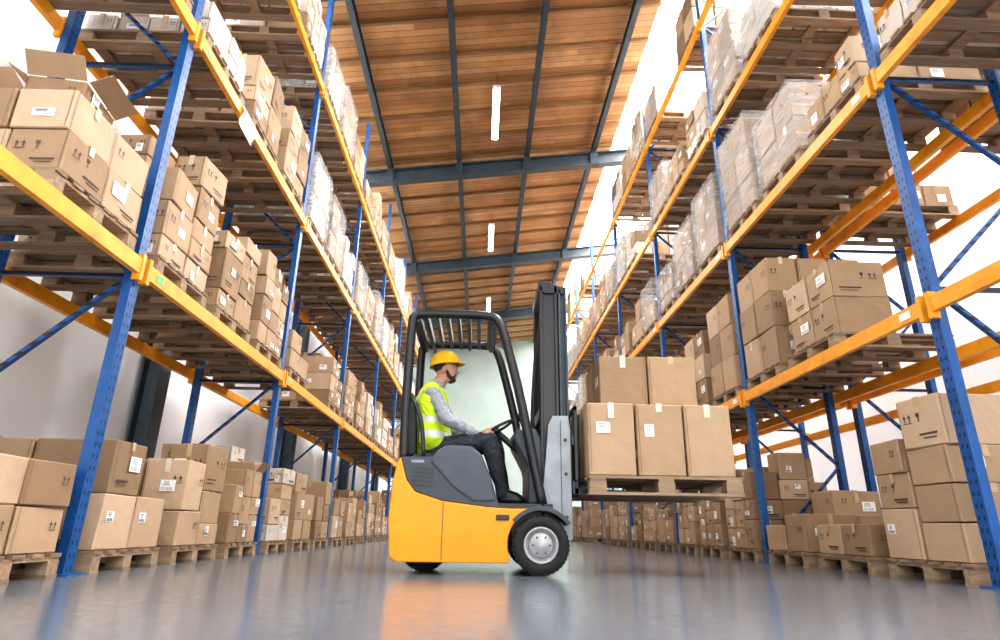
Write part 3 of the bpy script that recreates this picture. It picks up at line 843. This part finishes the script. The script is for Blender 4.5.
# ------------------------------------------------------------------ person
def blob(name, caps, ells, voxel, mats, sm=4, parent=None, off=(0, 0, 0), boxes=()):
    bm = bmesh.new()
    for chain in caps:
        for (p, r) in chain:
            bmesh.ops.create_icosphere(bm, subdivisions=3 if r > .03 else 2, radius=r, matrix=Matrix.Translation(p))
        for (p, r), (q, t) in zip(chain[:-1], chain[1:]):
            p = Vector(p); q = Vector(q); d = q - p
            if d.length < 1e-5: continue
            Mx = Matrix.Translation((p + q) / 2) @ d.to_track_quat('Z', 'Y').to_matrix().to_4x4()
            bmesh.ops.create_cone(bm, cap_ends=True, segments=20, radius1=r, radius2=t, depth=d.length, matrix=Mx)
    for (c, s, R) in ells:
        Mx = Matrix.Translation(c) @ Euler(R).to_matrix().to_4x4() @ Matrix.Diagonal((*s, 1))
        bmesh.ops.create_icosphere(bm, subdivisions=3, radius=1, matrix=Mx)
    me = bpy.data.meshes.new(name); bm.to_mesh(me); bm.free()
    t = bpy.data.objects.new('tmp', me); COL.objects.link(t)
    m = t.modifiers.new('r', 'REMESH'); m.mode = 'VOXEL'; m.voxel_size = voxel
    if sm:
        m2 = t.modifiers.new('s', 'SMOOTH'); m2.factor = .5; m2.iterations = sm
    dg = bpy.context.evaluated_depsgraph_get()
    me2 = bpy.data.meshes.new_from_object(t.evaluated_get(dg)); bpy.data.objects.remove(t)
    me2.name = name; me2.materials.clear()
    for mm in mats: me2.materials.append(mm)
    for p in me2.polygons: p.use_smooth = True; p.material_index = 0
    return ob(name, me2, parent, off)

YC = 5.27
caps = []; ells = []
caps.append([((-.55, YC, 1.0), .13), ((-.585, YC, 1.15), .115), ((-.60, YC, 1.34), .125), ((-.585, YC, 1.46), .09)])
caps.append([((-.575, YC, 1.48), .066), ((-.52, YC, 1.60), .060)])
ells.append(((-.485, YC, 1.715), (.098, .078, .105), (0, 0, 0)))
ells.append(((-.45, YC, 1.655), (.072, .060, .080), (0, .3, 0)))
ells.append(((-.412, YC, 1.608), (.026, .030, .020), (0, 0, 0)))
ells.append(((-.372, YC, 1.668), (.018, .013, .014), (0, -.3, 0)))
ells.append(((-.383, YC, 1.690), (.010, .009, .030), (0, -.35, 0)))
ells.append(((-.392, YC, 1.641), (.012, .024, .007), (0, 0, 0))); ells.append(((-.393, YC, 1.628), (.012, .022, .008), (0, 0, 0)))
for s in (-1, 1):
    ells.append(((-.397, YC + s * .033, 1.714), (.016, .026, .008), (0, 0, 0)))
    ells.append(((-.405, YC + s * .038, 1.680), (.018, .022, .010), (0, 0, 0)))
    ells.append(((-.495, YC + s * .079, 1.68), (.018, .009, .032), (0, .2, 0)))
ARM = {}
for s in (-1, 1):
    sh = Vector((-.585, YC + s * .180, 1.450)); el = Vector((-.43, YC + s * .245, 1.20))
    ph = math.radians(28)
    O = SA * s * math.cos(ph) - SB * math.sin(ph); P = SC + O * SR
    T = (SA * s * math.sin(ph) + SB * math.cos(ph)).normalized()
    palm = P + O * .03 + SN * .008; wr = palm - T * .075 + SN * .012
    ARM[s] = (sh, el, wr)
    caps.append([(sh, .055), (el, .042), (wr, .026)])
    caps.append([(wr, .025), (palm - T * .03, .024), (palm + T * .005, .023)])
    caps.append([(palm - T * .02 + SN * .014, .017), (palm + T * .028 + SN * .012, .016)])
    caps.append([(palm - T * .02 - SN * .012, .017), (palm + T * .024 - SN * .010, .016)])
    for i in range(4):
        k = (i - 1.3) * .0205; L = [.9, 1, .95, .78][i]
        b0 = palm + T * k - SN * .006
        caps.append([(b0, .011), (P + T * k + O * .008 - SN * .024, .0095), (P + T * k - O * .020 * L - SN * .018, .0088), (P + T * k - O * .024 * L + SN * .004, .0078)])
    caps.append([(palm - T * .02 + SN * .014, .013), (P + T * .012 + O * .012 + SN * .027, .0105), (P + T * .04 - O * .002 + SN * .022, .009)])
LEG = {}
for s in (-1, 1):
    h = Vector((-.53, YC + s * .09, .975)); kn = Vector((-.08 + (.05 if s > 0 else 0), YC + s * .135, 1.055)); an = Vector((.05 + (.02 if s > 0 else 0), YC + s * .13, .605))
    LEG[s] = (h, kn, an)
    caps.append([(h, .085), (kn, .058), (an, .038)])
    caps.append([(an, .038), (an + Vector((.11, 0, -.03)), .028)])
PE_OFF = Vector((FXS, 0, -.01))
person = blob('person', caps, ells, .0055, [M_SKIN], 2, None, PE_OFF)
person['label'] = 'bearded driver in yellow helmet and hi-vis vest seated, steering'
person['category'] = 'person'
c2 = [[((-.55, YC, 1.03), .145), ((-.585, YC, 1.15), .135), ((-.60, YC, 1.34), .148), ((-.585, YC, 1.45), .11)], [((-.58, YC, 1.47), .088), ((-.555, YC, 1.545), .074)]]
rr_ = random.Random(5)
for s in (-1, 1):
    sh, el, wr = ARM[s]
    ch = [((-.59, YC + s * .07, 1.445), .088), (sh, .068)]
    for t in (.15, .3, .45, .6, .72, .84): ch.append((sh.lerp(el, t), .057 + (.008 if len(ch) % 2 else -.003)))
    ch.append((el, .058))
    for t in (.14, .28, .42, .56, .7, .84): ch.append((el.lerp(wr, t), .054 - .018 * t + (.006 if len(ch) % 2 else -.003)))
    ch.append((wr.lerp(el, .06), .034)); c2.append(ch)
blob('sweater', c2, [], .007, [M_SWEAT], 2, person)
# vest: wide over the shoulders, hanging loosely over chest and hips
c3 = [[((-.55, YC, 1.00), .172), ((-.585, YC, 1.15), .158), ((-.60, YC, 1.34), .166), ((-.59, YC, 1.43), .135)],
      [((-.588, YC - .165, 1.462), .078), ((-.588, YC - .06, 1.475), .082), ((-.588, YC + .06, 1.475), .082), ((-.588, YC + .165, 1.462), .078)],
      [((-.605, YC - .135, 1.37), .10), ((-.605, YC + .135, 1.37), .10)], [((-.59, YC - .14, 1.22), .085), ((-.59, YC + .14, 1.22), .085)], [((-.57, YC - .12, 1.05), .115), ((-.57, YC + .12, 1.05), .115)],
      [((-.605, YC - .150, 1.36), .092), ((-.59, YC - .15, 1.22), .088), ((-.57, YC - .13, 1.06), .112)], [((-.605, YC + .150, 1.36), .092), ((-.59, YC + .15, 1.22), .088), ((-.57, YC + .13, 1.06), .112)]]
vest = blob('safety_vest', c3, [], .009, [M_VEST, M_REFL], 4, person, (0, 0, 0))
me = vest.data
for p in me.polygons:
    c = p.center
    if 1.06 < c.z < 1.11 or 1.18 < c.z < 1.23: p.material_index = 1
    elif c.z > 1.23 and .085 < abs(c.y - YC) < .135: p.material_index = 1
c4 = [[((-.555, YC, .985), .14)], [((-.55, YC - .07, .97), .11), ((-.55, YC + .07, .97), .11)]]
for s in (-1, 1):
    h, kn, an = LEG[s]
    ch = [(h, .105)]
    for t in (.25, .5, .75): ch.append((h.lerp(kn, t), .096 - .02 * t + rr_.uniform(-.006, .006)))
    ch.append((kn, .074))
    for t in (.2, .4, .6, .8): ch.append((kn.lerp(an, t), .076 - .02 * t + rr_.uniform(-.008, .008)))
    ch.append((an + Vector((-.005, 0, .005)), .058)); c4.append(ch)
blob('trousers', c4, [], .009, [M_TROU], 2, person)
for s in (-1, 1):
    h, kn, an = LEG[s]
    blob('boot', [[(an, .052), (an + Vector((.0, 0, -.03)), .045), (an + Vector((.12, 0, -.037)), .042), (an + Vector((.14, 0, -.037)), .036)], [(an + Vector((-.02, 0, -.033)), .04), (an, .05)], [(an + Vector((.02, 0, 0)), .048), (an + Vector((.10, 0, -.02)), .042)]], [], .008, [M_BLACK], 2, person)
blob('beard', [[((-.470, YC - .060, 1.675), .012), ((-.45, YC - .052, 1.625), .018), ((-.412, YC - .022, 1.600), .021), ((-.412, YC + .022, 1.600), .021), ((-.45, YC + .052, 1.625), .018), ((-.470, YC + .060, 1.675), .012)],
      [((-.392, YC - .024, 1.652), .007), ((-.384, YC, 1.655), .006), ((-.392, YC + .024, 1.652), .007), ((-.40, YC + .034, 1.635), .009), ((-.412, YC + .03, 1.61), .014)], [((-.392, YC - .024, 1.652), .007), ((-.40, YC - .034, 1.635), .009), ((-.412, YC - .03, 1.61), .014)],
      [((-.435, YC, 1.592), .028), ((-.408, YC, 1.598), .022)]], [], .004, [M_BEARD], 2, person)
blob('hair', [], [((-.508, YC, 1.72), (.090, .082, .075), (0, 0, 0))], .006, [M_BEARD], 2, person)
for s in (-1, 1):
    blob('eye', [], [((-.3965, YC + s * .034, 1.698), (.009, .012, .0065), (0, 0, 0))], .002, [M_EYEW], 0, person)
    blob('pupil', [], [((-.391, YC + s * .035, 1.698), (.005, .007, .006), (0, 0, 0))], .0015, [M_BLACK], 0, person)
    blob('eyebrow', [[((-.383, YC + s * .015, 1.716), .004), ((-.386, YC + s * .035, 1.719), .0045), ((-.396, YC + s * .052, 1.715), .0035)]], [], .0015, [M_BEARD], 0, person)
hb = MB()
seg, ring = 36, 10
vs = []; fs = []
HC = Vector((0, 0, 0))
for j in range(ring + 1):
    a = (math.pi / 2) * j / ring
    for i in range(seg):
        t = 2 * math.pi * i / seg
        ridge = 1 + .05 * math.exp(-(math.sin(t) * 5) ** 2) * math.cos(a) if j > 2 else 1
        vs.append(HC + Vector((.135 * math.cos(a) * math.cos(t), .112 * math.cos(a) * math.sin(t), .125 * math.sin(a) * ridge)))
for j in range(ring):
    for i in range(seg): fs.append((j * seg + i, j * seg + (i + 1) % seg, (j + 1) * seg + (i + 1) % seg, (j + 1) * seg + i))
hb.add(vs, fs, 0, True)
vs = []
for k, (q, dz) in enumerate(((1.0, .005), (1.0, -.006), (None, -.010), (None, -.002))):
    for i in range(seg):
        t = 2 * math.pi * i / seg; ext = .012 + .038 * max(0, math.cos(t)) ** 2
        if q: vs.append(HC + Vector((.135 * math.cos(t), .112 * math.sin(t), dz)))
        else: vs.append(HC + Vector(((.135 + ext) * math.cos(t), (.112 + .012) * math.sin(t), dz)))
fs = []
for k in range(4):
    for i in range(seg): fs.append((k * seg + i, k * seg + (i + 1) % seg, ((k + 1) % 4) * seg + (i + 1) % seg, ((k + 1) % 4) * seg + i))
hb.add(vs, fs, 0, True)
hb.tube([HC + Vector((.125 * math.cos(t), 0, .125 * math.sin(t) + .004)) for t in [math.radians(a) for a in range(15, 170, 10)]], .012, 8)
hm = ob('safety_helmet', hb.mesh('safety_helmet', [M_HELM]), person, (-.490, YC, 1.737)); hm.rotation_euler = (0, math.radians(-7), 0)

# ------------------------------------------------------------------ lights
def area(name, loc, rot, sx, sy, power, col=(1, 1, 1)):
    l = bpy.data.lights.new(name, 'AREA'); l.shape = 'RECTANGLE'; l.size = sx; l.size_y = sy; l.energy = power; l.color = col
    o = bpy.data.objects.new(name, l); COL.objects.link(o); o.location = loc; o.rotation_euler = rot
    return o
area('rear_fill_light', (0, -4.5, 3.2), (math.radians(100), 0, 0), 8, 6, 400, (1, .98, .95))  # added fill light behind the camera; no dock door is modelled
for y in (11.6, 17.9, 24.3):
    area('tube_light', (LMX, y, 9.4), (0, 0, 0), .3, 1.8, 150, (1, .97, .92))
area('skylight_light', (5.3, 13, 10.5), (0, math.radians(-8), 0), 3, 30, 4000, (1, .99, .97))
area('skylight_light', (-4.1, 10, 9.3), (0, math.radians(-8), 0), .8, 28, 1400, (.95, .98, 1))
w = bpy.data.worlds.new('world'); S.world = w; w.use_nodes = True
w.node_tree.nodes['Background'].inputs[0].default_value = (.93, .96, 1, 1); w.node_tree.nodes['Background'].inputs[1].default_value = .95
